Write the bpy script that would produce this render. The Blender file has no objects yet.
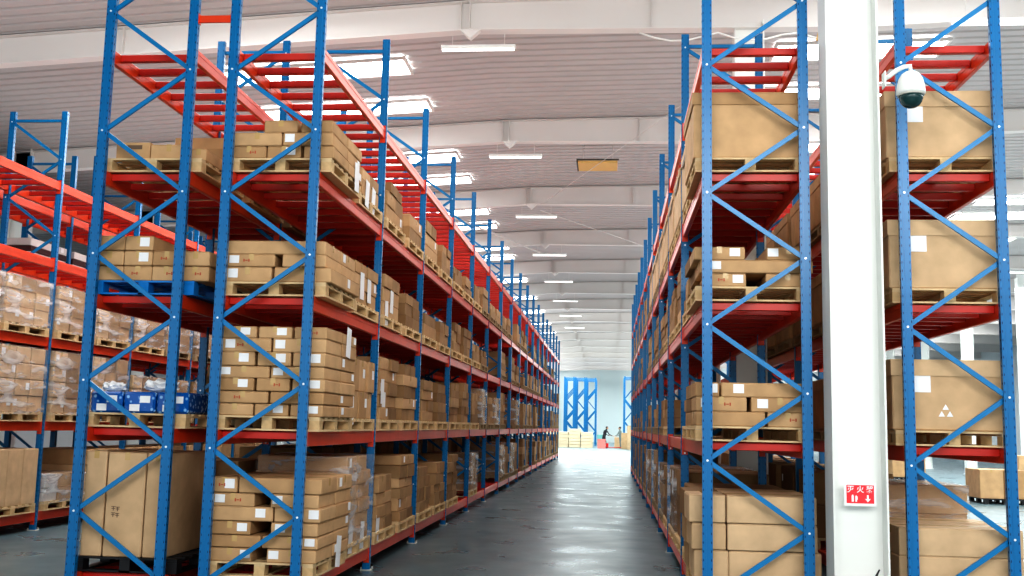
import bpy, bmesh, math, random
from mathutils import Vector, Matrix
R = random.Random(7)
SC = bpy.context.scene
COL = SC.collection
PI = math.pi
ORD = ['first', 'second', 'third', 'fourth', 'fifth', 'sixth', 'seventh', 'eighth', 'ninth', 'tenth', 'eleventh', 'twelfth',
       'thirteenth', 'fourteenth', 'fifteenth', 'sixteenth', 'seventeenth', 'eighteenth', 'nineteenth', 'twentieth'] + \
      ['twenty-' + s for s in ['first', 'second', 'third', 'fourth', 'fifth', 'sixth', 'seventh', 'eighth', 'ninth']] + \
      ['thirtieth', 'thirty-first', 'thirty-second', 'thirty-third', 'thirty-fourth', 'thirty-fifth', 'thirty-sixth']

# ------------------------------------------------------------------ materials
def newmat(name):
    m = bpy.data.materials.new(name); m.use_nodes = True
    nt = m.node_tree; b = nt.nodes['Principled BSDF']
    return m, nt, b

def N(nt, t, **kw):
    n = nt.nodes.new(t)
    for k, v in kw.items():
        setattr(n, k, v)
    return n

def paint(name, col, rough=0.35, var=0.12, scale=6.0, metallic=0.0, spec=0.5, bump=0.0):
    m, nt, b = newmat(name)
    tc = N(nt, 'ShaderNodeTexCoord')
    nz = N(nt, 'ShaderNodeTexNoise'); nz.inputs['Scale'].default_value = scale; nz.inputs['Detail'].default_value = 4
    nt.links.new(tc.outputs['Object'], nz.inputs['Vector'])
    mx = N(nt, 'ShaderNodeMix', data_type='RGBA')
    mx.inputs[6].default_value = (*[c * (1 - var) for c in col], 1)
    mx.inputs[7].default_value = (*[min(1, c * (1 + var)) for c in col], 1)
    nt.links.new(nz.outputs['Fac'], mx.inputs[0]); nt.links.new(mx.outputs[2], b.inputs['Base Color'])
    b.inputs['Roughness'].default_value = rough; b.inputs['Metallic'].default_value = metallic
    b.inputs['Specular IOR Level'].default_value = spec
    if bump:
        bp = N(nt, 'ShaderNodeBump'); bp.inputs['Strength'].default_value = bump; bp.inputs['Distance'].default_value = 0.01
        nt.links.new(nz.outputs['Fac'], bp.inputs['Height']); nt.links.new(bp.outputs['Normal'], b.inputs['Normal'])
    return m

def cardboard(name, c0, c1, island=False):
    m, nt, b = newmat(name)
    tc = N(nt, 'ShaderNodeTexCoord')
    if island:
        rnd = N(nt, 'ShaderNodeNewGeometry').outputs['Random Per Island']
    else:
        rnd = N(nt, 'ShaderNodeObjectInfo').outputs['Random']
    mx = N(nt, 'ShaderNodeMix', data_type='RGBA')
    mx.inputs[6].default_value = (*c0, 1); mx.inputs[7].default_value = (*c1, 1)
    nt.links.new(rnd, mx.inputs[0])
    nz = N(nt, 'ShaderNodeTexNoise'); nz.inputs['Scale'].default_value = 5; nz.inputs['Detail'].default_value = 5
    nt.links.new(tc.outputs['Object'], nz.inputs['Vector'])
    mr = N(nt, 'ShaderNodeMapRange'); mr.inputs['From Min'].default_value = .3; mr.inputs['From Max'].default_value = .7
    mr.inputs['To Min'].default_value = .86; mr.inputs['To Max'].default_value = 1.08
    nt.links.new(nz.outputs['Fac'], mr.inputs['Value'])
    ml = N(nt, 'ShaderNodeVectorMath', operation='SCALE')
    nt.links.new(mx.outputs[2], ml.inputs[0]); nt.links.new(mr.outputs[0], ml.inputs['Scale'])
    nt.links.new(ml.outputs[0], b.inputs['Base Color'])
    b.inputs['Roughness'].default_value = .72; b.inputs['Specular IOR Level'].default_value = .25
    wv = N(nt, 'ShaderNodeTexNoise'); wv.inputs['Scale'].default_value = 3
    nt.links.new(tc.outputs['Object'], wv.inputs['Vector'])
    bp = N(nt, 'ShaderNodeBump'); bp.inputs['Strength'].default_value = .35; bp.inputs['Distance'].default_value = .02
    nt.links.new(wv.outputs['Fac'], bp.inputs['Height']); nt.links.new(bp.outputs['Normal'], b.inputs['Normal'])
    return m

def emis(name, col, s):
    m, nt, b = newmat(name)
    b.inputs['Base Color'].default_value = (*col, 1)
    b.inputs['Emission Color'].default_value = (*col, 1); b.inputs['Emission Strength'].default_value = s
    return m

M = {}
M['blue'] = paint('blue_paint', (0.0, 0.155, 0.37), .28, .12)
M['bluebrace'] = paint('blue_brace_paint', (0.0, 0.185, 0.42), .3, .1)
M['hole'] = paint('punched_hole', (0.005, 0.012, 0.05), .8)
M['bolt'] = paint('zinc_bolt', (0.75, 0.8, 0.85), .3, .05, metallic=.3)
M['red'] = paint('red_beam_paint', (0.66, 0.060, 0.016), .3, .12)
M['redbar'] = paint('red_bar_paint', (0.52, 0.026, 0.015), .38, .15)
M['wood'] = paint('pallet_wood', (0.66, 0.50, 0.30), .75, .2, 14, spec=.2, bump=.2)
M['wood2'] = paint('pallet_wood_block', (0.60, 0.43, 0.24), .8, .25, 20, spec=.2)
M['woodfar'] = paint('pallet_wood_far_shade', (0.36, 0.26, 0.15), .8, .2, 14)  # far pallets: same wood, colour darkened for the dim aisle depth
M['card'] = cardboard('cardboard', (0.46, 0.288, 0.148), (0.60, 0.40, 0.225))
M['cardshade'] = cardboard('cardboard_shaded', (0.17, 0.095, 0.045), (0.30, 0.18, 0.085))  # shaded copy of the cardboard, aisle shade put into the colour
M['cardlight'] = cardboard('cardboard_light', (0.57, 0.395, 0.235), (0.63, 0.455, 0.285))
M['cardstuff'] = cardboard('cardboard_many', (0.26, 0.155, 0.075), (0.46, 0.30, 0.16), island=True)  # far carton mass, colour darkened for the shade down the aisle
M['tape'] = paint('packing_tape', (0.55, 0.38, 0.17), .22, .1)
M['gapedge'] = paint('dark_gap_and_edge', (0.05, 0.045, 0.035), .5)  # dark colour for the lid-gap shade and the panel edging
M['paper'] = paint('white_paper', (0.82, 0.83, 0.84), .6, .03)
M['ink'] = paint('printed_ink', (0.17, 0.11, 0.07), .7)
M['redink'] = paint('red_ink', (0.45, 0.10, 0.05), .7)
M['bluepal'] = paint('blue_plastic', (0.0, 0.20, 0.55), .4, .08)
M['black'] = paint('black_plastic', (0.012, 0.012, 0.014), .5)
M['white'] = paint('white_paint', (0.76, 0.78, 0.75), .45, .03, 2)
M['rafter'] = paint('rafter_paint', (0.70, 0.68, 0.655), .5, .04, 1)
M['conduit'] = paint('pale_conduit', (0.6, 0.58, 0.52), .5)
M['signred'] = paint('sign_red', (0.80, 0.035, 0.05), .4, .04)
M['yellow'] = paint('ochre_panel', (0.70, 0.47, 0.17), .6, .06)
M['tube'] = emis('tube_glow', (1, 1, 1), 1.1)
M['sky'] = emis('skylight_glow', (0.97, 0.99, 1.0), 9.0)
M['extred'] = paint('extinguisher_red', (0.6, 0.02, 0.02), .25)
M['skin'] = paint('skin', (0.55, 0.33, 0.22), .6)
M['cloth'] = paint('dark_cloth', (0.02, 0.022, 0.03), .9)
M['clothg'] = paint('grey_cloth', (0.16, 0.2, 0.2), .9)
M['pink'] = paint('pink_plastic', (0.75, 0.25, 0.22), .6)
M['teal'] = paint('teal_paint', (0.20, 0.45, 0.42), .6)
M['board'] = paint('pale_board', (0.72, 0.60, 0.42), .7, .1, 3)
M['wall'] = paint('wall_paint', (0.72, 0.80, 0.80), .7, .03, .3)
M['wallside'] = paint('side_wall_paint', (0.62, 0.66, 0.68), .7, .04, .3)
M['walldark'] = paint('grey_wall_paint', (0.5, 0.5, 0.51), .7, .05, .3)
M['cardwhite'] = paint('white_carton', (0.62, 0.60, 0.58), .6, .08)
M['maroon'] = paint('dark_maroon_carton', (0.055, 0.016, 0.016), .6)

def dots_mat():
    m, nt, b = newmat('blue_dotted_film')
    tc = N(nt, 'ShaderNodeTexCoord'); vo = N(nt, 'ShaderNodeTexVoronoi'); vo.inputs['Scale'].default_value = 22
    nt.links.new(tc.outputs['Object'], vo.inputs['Vector'])
    mr = N(nt, 'ShaderNodeMapRange'); mr.inputs['From Min'].default_value = .25; mr.inputs['From Max'].default_value = .4
    nt.links.new(vo.outputs['Distance'], mr.inputs['Value'])
    mx = N(nt, 'ShaderNodeMix', data_type='RGBA'); mx.inputs[6].default_value = (.25, .5, .8, 1); mx.inputs[7].default_value = (.0, .10, .38, 1)
    nt.links.new(mr.outputs[0], mx.inputs[0]); nt.links.new(mx.outputs[2], b.inputs['Base Color']); b.inputs['Roughness'].default_value = .25
    return m
M['dots'] = dots_mat()

def wrap_mat():
    m, nt, b = newmat('stretch_film')
    out = nt.nodes['Material Output']
    tr = N(nt, 'ShaderNodeBsdfTransparent'); gl = N(nt, 'ShaderNodeBsdfPrincipled')
    gl.inputs['Base Color'].default_value = (.8, .8, .82, 1); gl.inputs['Roughness'].default_value = .18
    tc = N(nt, 'ShaderNodeTexCoord'); mp = N(nt, 'ShaderNodeMapping'); mp.inputs['Scale'].default_value = (.8, .8, 3)
    mp.inputs['Rotation'].default_value = (.35, .25, 0)
    nt.links.new(tc.outputs['Object'], mp.inputs['Vector'])
    nz = N(nt, 'ShaderNodeTexNoise'); nz.inputs['Scale'].default_value = 2.5; nz.inputs['Detail'].default_value = 6; nz.inputs['Distortion'].default_value = .6
    nt.links.new(mp.outputs[0], nz.inputs['Vector'])
    mr = N(nt, 'ShaderNodeMapRange'); mr.inputs['From Min'].default_value = .46; mr.inputs['From Max'].default_value = .72
    mr.inputs['To Min'].default_value = .10; mr.inputs['To Max'].default_value = .75
    nt.links.new(nz.outputs['Fac'], mr.inputs['Value'])
    ms = N(nt, 'ShaderNodeMixShader'); nt.links.new(mr.outputs[0], ms.inputs[0])
    nt.links.new(tr.outputs[0], ms.inputs[1]); nt.links.new(gl.outputs[0], ms.inputs[2]); nt.links.new(ms.outputs[0], out.inputs[0])
    bp = N(nt, 'ShaderNodeBump'); bp.inputs['Strength'].default_value = .8; bp.inputs['Distance'].default_value = .03
    nt.links.new(nz.outputs['Fac'], bp.inputs['Height']); nt.links.new(bp.outputs['Normal'], gl.inputs['Normal'])
    return m
M['wrap'] = wrap_mat()

def floor_mat():
    m, nt, b = newmat('polished_concrete')
    tc = N(nt, 'ShaderNodeTexCoord')
    nz = N(nt, 'ShaderNodeTexNoise'); nz.inputs['Scale'].default_value = .55; nz.inputs['Detail'].default_value = 7; nz.inputs['Roughness'].default_value = .6
    nt.links.new(tc.outputs['Object'], nz.inputs['Vector'])
    cr = N(nt, 'ShaderNodeValToRGB'); cr.color_ramp.elements[0].position = .3; cr.color_ramp.elements[1].position = .72
    cr.color_ramp.elements[0].color = (.085, .135, .155, 1); cr.color_ramp.elements[1].color = (.13, .195, .215, 1)
    nt.links.new(nz.outputs['Fac'], cr.inputs[0]); nt.links.new(cr.outputs[0], b.inputs['Base Color'])
    n2 = N(nt, 'ShaderNodeTexNoise'); n2.inputs['Scale'].default_value = 1.3; n2.inputs['Detail'].default_value = 8
    nt.links.new(tc.outputs['Object'], n2.inputs['Vector'])
    mr = N(nt, 'ShaderNodeMapRange'); mr.inputs['From Min'].default_value = .3; mr.inputs['From Max'].default_value = .7
    mr.inputs['To Min'].default_value = .24; mr.inputs['To Max'].default_value = .40
    nt.links.new(n2.outputs['Fac'], mr.inputs['Value']); nt.links.new(mr.outputs[0], b.inputs['Roughness'])
    bp = N(nt, 'ShaderNodeBump'); bp.inputs['Strength'].default_value = .02; bp.inputs['Distance'].default_value = .01
    nt.links.new(n2.outputs['Fac'], bp.inputs['Height']); nt.links.new(bp.outputs['Normal'], b.inputs['Normal'])
    return m
M['floor'] = floor_mat()

def ceil_mat():
    m, nt, b = newmat('ceiling_sheet')
    tc = N(nt, 'ShaderNodeTexCoord'); nz = N(nt, 'ShaderNodeTexNoise'); nz.inputs['Scale'].default_value = .35; nz.inputs['Detail'].default_value = 3
    nt.links.new(tc.outputs['Object'], nz.inputs['Vector'])
    mx = N(nt, 'ShaderNodeMix', data_type='RGBA'); mx.inputs[6].default_value = (.45, .43, .425, 1); mx.inputs[7].default_value = (.54, .52, .51, 1)
    nt.links.new(nz.outputs['Fac'], mx.inputs[0]); nt.links.new(mx.outputs[2], b.inputs['Base Color']); b.inputs['Roughness'].default_value = .5
    return m
M['ceil'] = ceil_mat()

# ------------------------------------------------------------------ mesh helpers
def bx(bm, x0, x1, y0, y1, z0, z1, mi=0, bevel=0):
    vs = [bm.verts.new((x, y, z)) for x in (x0, x1) for y in (y0, y1) for z in (z0, z1)]
    fs = []
    for q in ((0, 1, 3, 2), (4, 6, 7, 5), (0, 4, 5, 1), (2, 3, 7, 6), (0, 2, 6, 4), (1, 5, 7, 3)):
        f = bm.faces.new([vs[i] for i in q]); f.material_index = mi; fs.append(f)
    if bevel:
        es = list({e for f in fs for e in f.edges})
        bmesh.ops.bevel(bm, geom=es, offset=bevel, segments=1, affect='EDGES')
    return vs

def bar(bm, p, q, w, d, up=(0, 1, 0), mi=0, channel=False):
    """rectangular (or C channel) bar from p to q; w across, d along `up`."""
    p, q = Vector(p), Vector(q); t = (q - p).normalized(); u = Vector(up).normalized(); s = t.cross(u).normalized()
    if channel:
        k = .004
        prof = [(-w/2, -d/2), (w/2, -d/2), (w/2, d/2), (w/2-k, d/2), (w/2-k, -d/2+k), (-w/2+k, -d/2+k), (-w/2+k, d/2), (-w/2, d/2)]
    else:
        prof = [(-w/2, -d/2), (w/2, -d/2), (w/2, d/2), (-w/2, d/2)]
    a = [bm.verts.new(p + s*x + u*y) for x, y in prof]; b = [bm.verts.new(q + s*x + u*y) for x, y in prof]
    n = len(prof)
    for i in range(n):
        f = bm.faces.new((a[i], a[(i+1) % n], b[(i+1) % n], b[i])); f.material_index = mi
    f = bm.faces.new(a[::-1]); f.material_index = mi
    f = bm.faces.new(b); f.material_index = mi

def tube(bm, pts, r, n=10, mi=0, caps=True):
    pts = [Vector(p) for p in pts]; rings = []
    for i, p in enumerate(pts):
        t = (pts[min(i+1, len(pts)-1)] - pts[max(i-1, 0)]).normalized()
        ref = Vector((0, 0, 1)) if abs(t.z) < .9 else Vector((1, 0, 0))
        s = t.cross(ref).normalized(); u = s.cross(t)
        rr = r[i] if isinstance(r, (list, tuple)) else r
        rings.append([bm.verts.new(p + (s*math.cos(2*PI*k/n) + u*math.sin(2*PI*k/n))*rr) for k in range(n)])
    for a, b in zip(rings, rings[1:]):
        for k in range(n):
            f = bm.faces.new((a[k], a[(k+1) % n], b[(k+1) % n], b[k])); f.smooth = True; f.material_index = mi
    if caps:
        f = bm.faces.new(rings[0][::-1]); f.material_index = mi
        f = bm.faces.new(rings[-1]); f.material_index = mi

def lathe(bm, prof, c=(0, 0, 0), n=24, mi=0):
    rings = [[bm.verts.new((c[0]+r*math.cos(2*PI*k/n), c[1]+r*math.sin(2*PI*k/n), c[2]+z)) for k in range(n)] for r, z in prof]
    for a, b in zip(rings, rings[1:]):
        for k in range(n):
            f = bm.faces.new((a[k], a[(k+1) % n], b[(k+1) % n], b[k])); f.smooth = True; f.material_index = mi
    for rg in (rings[0], rings[-1]):
        f = bm.faces.new(rg); f.material_index = mi

def mesh(name, bm, mats):
    bmesh.ops.recalc_face_normals(bm, faces=bm.faces[:])
    me = bpy.data.meshes.new(name); bm.to_mesh(me); bm.free()
    for m in (mats if isinstance(mats, (list, tuple)) else [mats]):
        me.materials.append(M[m] if isinstance(m, str) else m)
    return me

def link(name, me, parent=None, loc=(0, 0, 0), rz=0):
    o = bpy.data.objects.new(name, me); COL.objects.link(o)
    o.location = loc; o.rotation_euler = (0, 0, rz)
    if parent: o.parent = parent
    return o

def tag(o, label=None, cat=None, group=None, kind=None):
    if label: o['label'] = label
    if cat: o['category'] = cat
    if group: o['group'] = group
    if kind: o['kind'] = kind
    return o

def build(name, fn, mats, parent=None, loc=(0, 0, 0), rz=0):
    bm = bmesh.new(); fn(bm); return link(name, mesh(name, bm, mats), parent, loc, rz)

CACHE = {}
def cached(key, fn, mats):
    if key not in CACHE:
        bm = bmesh.new(); fn(bm); CACHE[key] = mesh(key if isinstance(key, str) else key[0], bm, mats)
    return CACHE[key]

# ------------------------------------------------------------------ camera (level frame solved from the photograph)
F, YAW, PITCH, ROLL = 1053., .0942, .1298, .0225
fw = Vector((-math.sin(YAW)*math.cos(PITCH), math.cos(YAW)*math.cos(PITCH), math.sin(PITCH)))
r0 = Vector((math.cos(YAW), math.sin(YAW), 0)); u0 = r0.cross(fw)
rt = math.cos(ROLL)*r0 + math.sin(ROLL)*u0; up = -math.sin(ROLL)*r0 + math.cos(ROLL)*u0
cam = bpy.data.cameras.new('camera'); co = bpy.data.objects.new('camera', cam); COL.objects.link(co)
cam.sensor_width = 36; cam.lens = F/1024*36; cam.clip_end = 400
co.matrix_world = Matrix(((rt.x, up.x, -fw.x, 0), (rt.y, up.y, -fw.y, 0), (rt.z, up.z, -fw.z, 1.7), (0, 0, 0, 1)))
SC.camera = co
CAM = Vector((0, 0, 1.7))

# ------------------------------------------------------------------ the hall
HX0, HX1, HY0, HY1 = -24., 30., -9., 122.
def ceil_z(x):
    return 8.42 + (.062*(x+2.28) if x < -2.28 else .018*(x+2.28))
tag(build('floor', lambda b: bx(b, HX0, HX1, HY0, HY1, -.2, 0), 'floor'), kind='structure')

def ceiling_fn(bm):
    xs = [HX0, -2.28, HX1]; p = .30; n = int((HY1-HY0)/p)
    prof = []
    for i in range(n):
        y = HY0+i*p
        prof += [(y, 0), (y+.20, 0), (y+.225, .035), (y+.275, .035)]
    prof.append((HY1, 0))
    cols = [[bm.verts.new((x, y, ceil_z(x)+z)) for y, z in prof] for x in xs]
    for a, b in zip(cols, cols[1:]):
        for i in range(len(prof)-1):
            bm.faces.new((a[i], a[i+1], b[i+1], b[i]))
tag(build('ceiling', ceiling_fn, 'ceil'), kind='structure')
tag(build('wall_far', lambda b: bx(b, HX0, HX1, HY1, HY1+.2, 0, 10), 'wall'), kind='structure')
tag(build('wall_left', lambda b: bx(b, HX0-.2, HX0, HY0, HY1, 0, 10), 'walldark'), kind='structure')
tag(build('wall_right', lambda b: bx(b, HX1, HX1+.2, HY0, HY1, 0, 10), 'wallside'), kind='structure')

RAFT = [9.3 + 6.6*i for i in range(-1, 17)]
RAFT = [y + (.1 if i else 0) for i, y in enumerate(RAFT)]
def rafter_fn(bm):
    # tapered I section following the roof, origin at y = 0
    def sec(x):
        top = ceil_z(x)-.02
        if x < -2.28: bot = 7.93+.062*(x+2.28)*1.0
        elif x < 4.0: bot = 7.93-.005*(x+2.28)
        else: bot = 7.90+.05*(x-4) if x < 12 else 8.3-.02*(x-12)
        return top, min(bot, top-.3)
    xs = [HX0, -14, -8, -2.28, 1, 4, 8, 12, 20, HX1]
    for a, b in zip(xs, xs[1:]):
        ta, ba = sec(a); tb, bb = sec(b)
        for (y0, y1, fa, fb) in ((-.008, .008, (ba, ta), (bb, tb)), (-.11, .11, (ba-.018, ba), (bb-.018, bb)), (-.11, .11, (ta-.018, ta), (tb-.018, tb))):
            v = [bm.verts.new(p) for p in ((a, y0, fa[0]), (b, y0, fb[0]), (b, y0, fb[1]), (a, y0, fa[1]), (a, y1, fa[0]), (b, y1, fb[0]), (b, y1, fb[1]), (a, y1, fa[1]))]
            for q in ((0, 1, 2, 3), (7, 6, 5, 4), (0, 4, 5, 1), (3, 2, 6, 7), (0, 3, 7, 4), (1, 5, 6, 2)):
                bm.faces.new([v[i] for i in q])
    for x in (-2.42, -2.28, .6, 6.5, -8):
        t, bo = sec(x); bx(bm, x-.008, x+.008, -.1, .1, bo, t)
    # little gusset under the splice
    t, bo = sec(-2.28)
    v = [bm.verts.new(p) for p in ((-2.42, -.1, bo-.02), (-2.1, -.1, bo-.02), (-2.26, -.1, bo-.16), (-2.42, .02, bo-.02), (-2.1, .02, bo-.02), (-2.26, .02, bo-.16))]
    for q in ((0, 1, 2), (5, 4, 3), (0, 3, 4, 1), (1, 4, 5, 2), (2, 5, 3, 0)): bm.faces.new([v[i] for i in q])
rme = None
for i, y in enumerate(RAFT):
    if rme is None:
        bm = bmesh.new(); rafter_fn(bm); rme = mesh('trim_rafter', bm, 'rafter')
    tag(link('trim_%d' % (i+1), rme, loc=(0, y, 0)), kind='structure')

def column_fn(bm):
    bx(bm, -.225, -.209, -.165, .165, 0, 7.85); bx(bm, .209, .225, -.165, .165, 0, 8.0)
    bx(bm, -.209, .209, -.008, .008, 0, 8.0)
    bx(bm, -.27, .27, -.22, .22, 0, .03)
cme = None
ci = 30
for i, y in enumerate(RAFT):
    for x in (2.09, -13.5, 16.0):
        if y < 5: continue
        if x == 2.09 and i > 9: continue
        if cme is None:
            bm = bmesh.new(); column_fn(bm); cme = mesh('trim_column', bm, 'white')
        tag(link('trim_%d' % ci, cme, loc=(x, y+(-.1 if (x == 2.09 and i == 1) else 0), 0)), kind='structure'); ci += 1

# skylights (bright translucent roof panels) as framed openings
def sky_fn(w, d):
    def fn(bm):
        bx(bm, -w/2, w/2, -d/2, d/2, -.012, 0, 0)
        for s in (-1, 1):
            bx(bm, -w/2-.05, w/2+.05, s*(d/2+.025)-.025, s*(d/2+.025)+.025, -.05, .01, 1)
            bx(bm, s*(w/2+.025)-.025, s*(w/2+.025)+.025, -d/2, d/2, -.05, .01, 1)
    return fn
wi = 1
for y in RAFT:
    for dy, dd in ((2.55, .78), (4.95, .70)):
        for cx, w in ((-5.55, 3.5), (4.35, 2.9), (12.5, 3.4), (22, 3.4)):
            if cx < 0 and y < 8: continue
            me = cached(('window_panel', w, dd), sky_fn(w, dd), ['sky', 'rafter'])
            o = tag(link('window_%d' % wi, me, loc=(cx, y+dy, ceil_z(cx)-.04)), kind='structure'); wi += 1
            o.rotation_euler = (0, -math.atan(.062 if cx < 0 else .018), 0)

# thin roof bracing rods
def rods(bm):
    tube(bm, [(-2.0, 29.2, 7.75), (4.8, 42.0, 7.75)], .014, 6)
    tube(bm, [(-4.6, 29.2, 7.6), (-2.3, 37, 7.75)], .03, 6)
    tube(bm, [(2.1, 16.2, 7.5), (-2.0, 29.0, 7.85)], .006, 5)
tag(build('trim_90', rods, 'rafter'), kind='structure')

# ------------------------------------------------------------------ fluorescent fittings
def fitting(x, y, z, label, L=1.2):
    t = link('fluorescent_light', None, loc=(x, y, z)); tag(t, label, 'ceiling light', 'fluorescent lights hung under the roof beams')
    link('lamp_body', cached(('lamp_body', L), lambda b: (bx(b, -L/2, L/2, -.05, .05, .02, .075, 0, .008)), 'white'), t)
    link('lamp_tube', cached(('lamp_tube', L), lambda b: tube(b, [(-L/2+.02, 0, 0), (L/2-.02, 0, 0)], .02, 8), 'tube'), t)
    for s in (-1, 1):
        h = ceil_z(x+s*L*.35)-z-.02
        link('hanging_rod', cached(('hanging_rod', round(h, 2)), lambda b: tube(b, [(0, 0, .075), (0, 0, h)], .006, 6), 'rafter'), t, (s*L*.35, 0, 0))
for i in range(8):
    y = 16.1+6.8*i
    fitting(-2.15, y, 7.65, 'white fluorescent light over the aisle, %s from the camera' % ORD[i])
for i, (x, y) in enumerate([(5.7, 15.4), (6.4, 21.5), (10.0, 27.5), (10.3, 29.3), (9.6, 36), (14.5, 40), (12.2, 44), (19, 38)]):
    fitting(x, y, 7.7, 'white fluorescent light over the open right side, %s nearest the camera' % ORD[i], 1.5)

# ochre panel under the roof
t = link('hanging_board', None, loc=(-.33, 24.3, 7.78)); tag(t, 'ochre yellow rectangular panel hung flat under the roof over the aisle', 'panel')
link('panel', cached('panel_board', lambda b: bx(b, -.46, .46, -.4, .4, 0, .06, 0, .01), 'yellow'), t)
link('panel_edge', cached('panel_edge', lambda b: (bx(b, -.49, -.462, -.42, .42, 0, .08), bx(b, -.49, .49, -.44, -.402, .062, .085)), 'gapedge'), t)
for s in (-1, 1):
    link('hanging_rod', cached('panel_rod', lambda b: tube(b, [(0, 0, .06), (0, 0, .66)], .008, 6), 'rafter'), t, (s*.35, 0, 0))

# ------------------------------------------------------------------ racks
PH = 6.4                                     # upright height
LV = [.27, 1.60, 2.86, 4.06, 5.27]           # top of the beams at each shelf
BH = .135

def post_fn(bm):
    # open C section .09 (x) by .07 (y), punched both on its aisle face and end face
    k = .006
    prof = [(-.045, -.035), (.045, -.035), (.045, -.028), (.038, .035), (.03, .035), (.03, -.029), (-.03, -.029), (-.03, .035), (-.038, .035), (-.045, -.028)]
    a = [bm.verts.new((x, y, 0)) for x, y in prof]; b = [bm.verts.new((x, y, PH)) for x, y in prof]
    n = len(prof)
    for i in range(n): bm.faces.new((a[i], a[(i+1) % n], b[(i+1) % n], b[i]))
    bm.faces.new(a[::-1]); bm.faces.new(b)
    # raised central rib down the end face
    bx(bm, -.012, .012, -.038, -.0345, 0, PH)
    z = .12
    while z < PH-.05:
        for s in (-1, 1):
            bx(bm, s*.034-.003, s*.034+.003, -.0358, -.0335, z, z+.02, 1)
            bx(bm, s*.0452-.0004, s*.0452+.0004, -.018, -.008, z, z+.018, 1)
        z += .075
def post_far_fn(bm):
    bx(bm, -.045, .045, -.035, .035, 0, PH)
def plate_fn(bm):
    bx(bm, -.065, .065, -.055, .055, 0, .01, 0); tube(bm, [(-.055, -.045, 0), (-.055, -.045, .035)], .009, 6, 0); tube(bm, [(.055, .045, 0), (.055, .045, .035)], .009, 6, 0)

def nodes_of(W, par):
    """zigzag nodes: par 0 -> left post has the low node"""
    nl = [.834-1.2*0 + 1.2*k for k in range(-1, 5)]; nh = [1.434+1.2*k for k in range(-1, 5)]
    pts = [(('l' if par == 0 else 'r'), z) for z in nl if 0 < z < PH-.1] + [(('r' if par == 0 else 'l'), z) for z in nh if 0 < z < PH-.1]
    pts.sort(key=lambda p: p[1])
    return pts

def frame(parent, x0, x1, y, par, near):
    """an upright frame in the plane y; local to parent (origin at x0, its own y)"""
    W = x1-x0; pts = nodes_of(W, par)
    X = {'l': 0, 'r': W}
    def head(bm):
        for zz in (.16, PH-.14): bar(bm, (.04, .01, zz), (W-.04, .01, zz), .04, .03)
        for s, z in pts:
            tube(bm, [(X[s], -.045, z), (X[s], -.034, z)], .0105, 8, 1)
    if near:
        fr = link('upright_frame', cached(('frame_head', round(W, 3), par), head, ['bluebrace', 'bolt']), parent, (0, y, 0))
        for s in 'lr':
            link('post', cached('rack_post', post_fn, ['blue', 'hole']), fr, (X[s], 0, 0))
            link('foot_plate', cached('foot_plate', plate_fn, 'conduit'), fr, (X[s], 0, 0))
        for i, ((a, za), (b, zb)) in enumerate(zip(pts, pts[1:])):
            off = -.008 if i % 2 else .012
            link('brace', cached(('brace', round(W, 3), a, round(za, 2)), lambda bm: bar(bm, (X[a], off, za), (X[b], off, zb), .042, .022, channel=True), 'bluebrace'), fr)
    else:
        def whole(bm):
            for s in 'lr': bx(bm, X[s]-.045, X[s]+.045, -.035, .035, 0, PH)
            for zz in (.16, PH-.14): bar(bm, (.04, .01, zz), (W-.04, .01, zz), .04, .03)
            for (a, za), (b, zb) in zip(pts, pts[1:]): bar(bm, (X[a], 0, za), (X[b], 0, zb), .04, .022)
        link('upright_frame', cached(('frame_far', round(W, 3), par), whole, 'blue'), parent, (0, y, 0))

def beam_fn(L):
    def fn(bm):
        bx(bm, -.024, .024, .037, L-.037, -BH, 0, 0, .006)
        bx(bm, -.028, -.024, .037, L-.037, -.05, -.03); bx(bm, .024, .028, .037, L-.037, -.05, -.03)
        for y in (.037, L-.0435):
            bx(bm, -.034, .034, y, y+.0065, -BH-.05, .03, 0)
    return fn

LEVEL_NAMES = ['floor', 'second', 'third', 'fourth']
BAYS = []
def rack_row(rowname, x0, x1, y0, pitch, n, par, nnear=5, levels=LV, first=0):
    W = x1-x0
    for k in range(n):
        near = k < nnear
        t = link('rack_bay', None, loc=(x0, y0+k*pitch, 0))
        tag(t, 'blue and red pallet rack bay, %s from the camera in the %s row' % (ORD[k], rowname), 'pallet rack', 'pallet rack bays of the %s row' % rowname)
        frame(t, x0, x1, 0, par, near)
        if k == n-1: frame(t, x0, x1, pitch, par, near)
        for z in levels:
            for xx in (0, W):
                link('beam', cached(('rack_beam', pitch), beam_fn(pitch), 'red'), t, (xx, 0, z))
            nb = max(5, int(round(pitch/.4)))
            if near:
                for j in range(nb):
                    yy = (j+.5)*pitch/nb
                    link('crossbar', cached(('crossbar', round(W, 3)), lambda b: bx(b, .026, W-.026, -.032, .032, -.075, -.008, 0, .004), 'redbar'), t, (0, yy, z))
            else:
                def cb(bm):
                    for j in range(nb):
                        yy = (j+.5)*pitch/nb; bx(bm, .026, W-.026, yy-.032, yy+.032, -.075, -.008)
                link('crossbars', cached(('crossbars', round(W, 3), pitch), cb, 'redbar'), t, (0, 0, z))
        BAYS.append(t)
    return t

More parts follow.
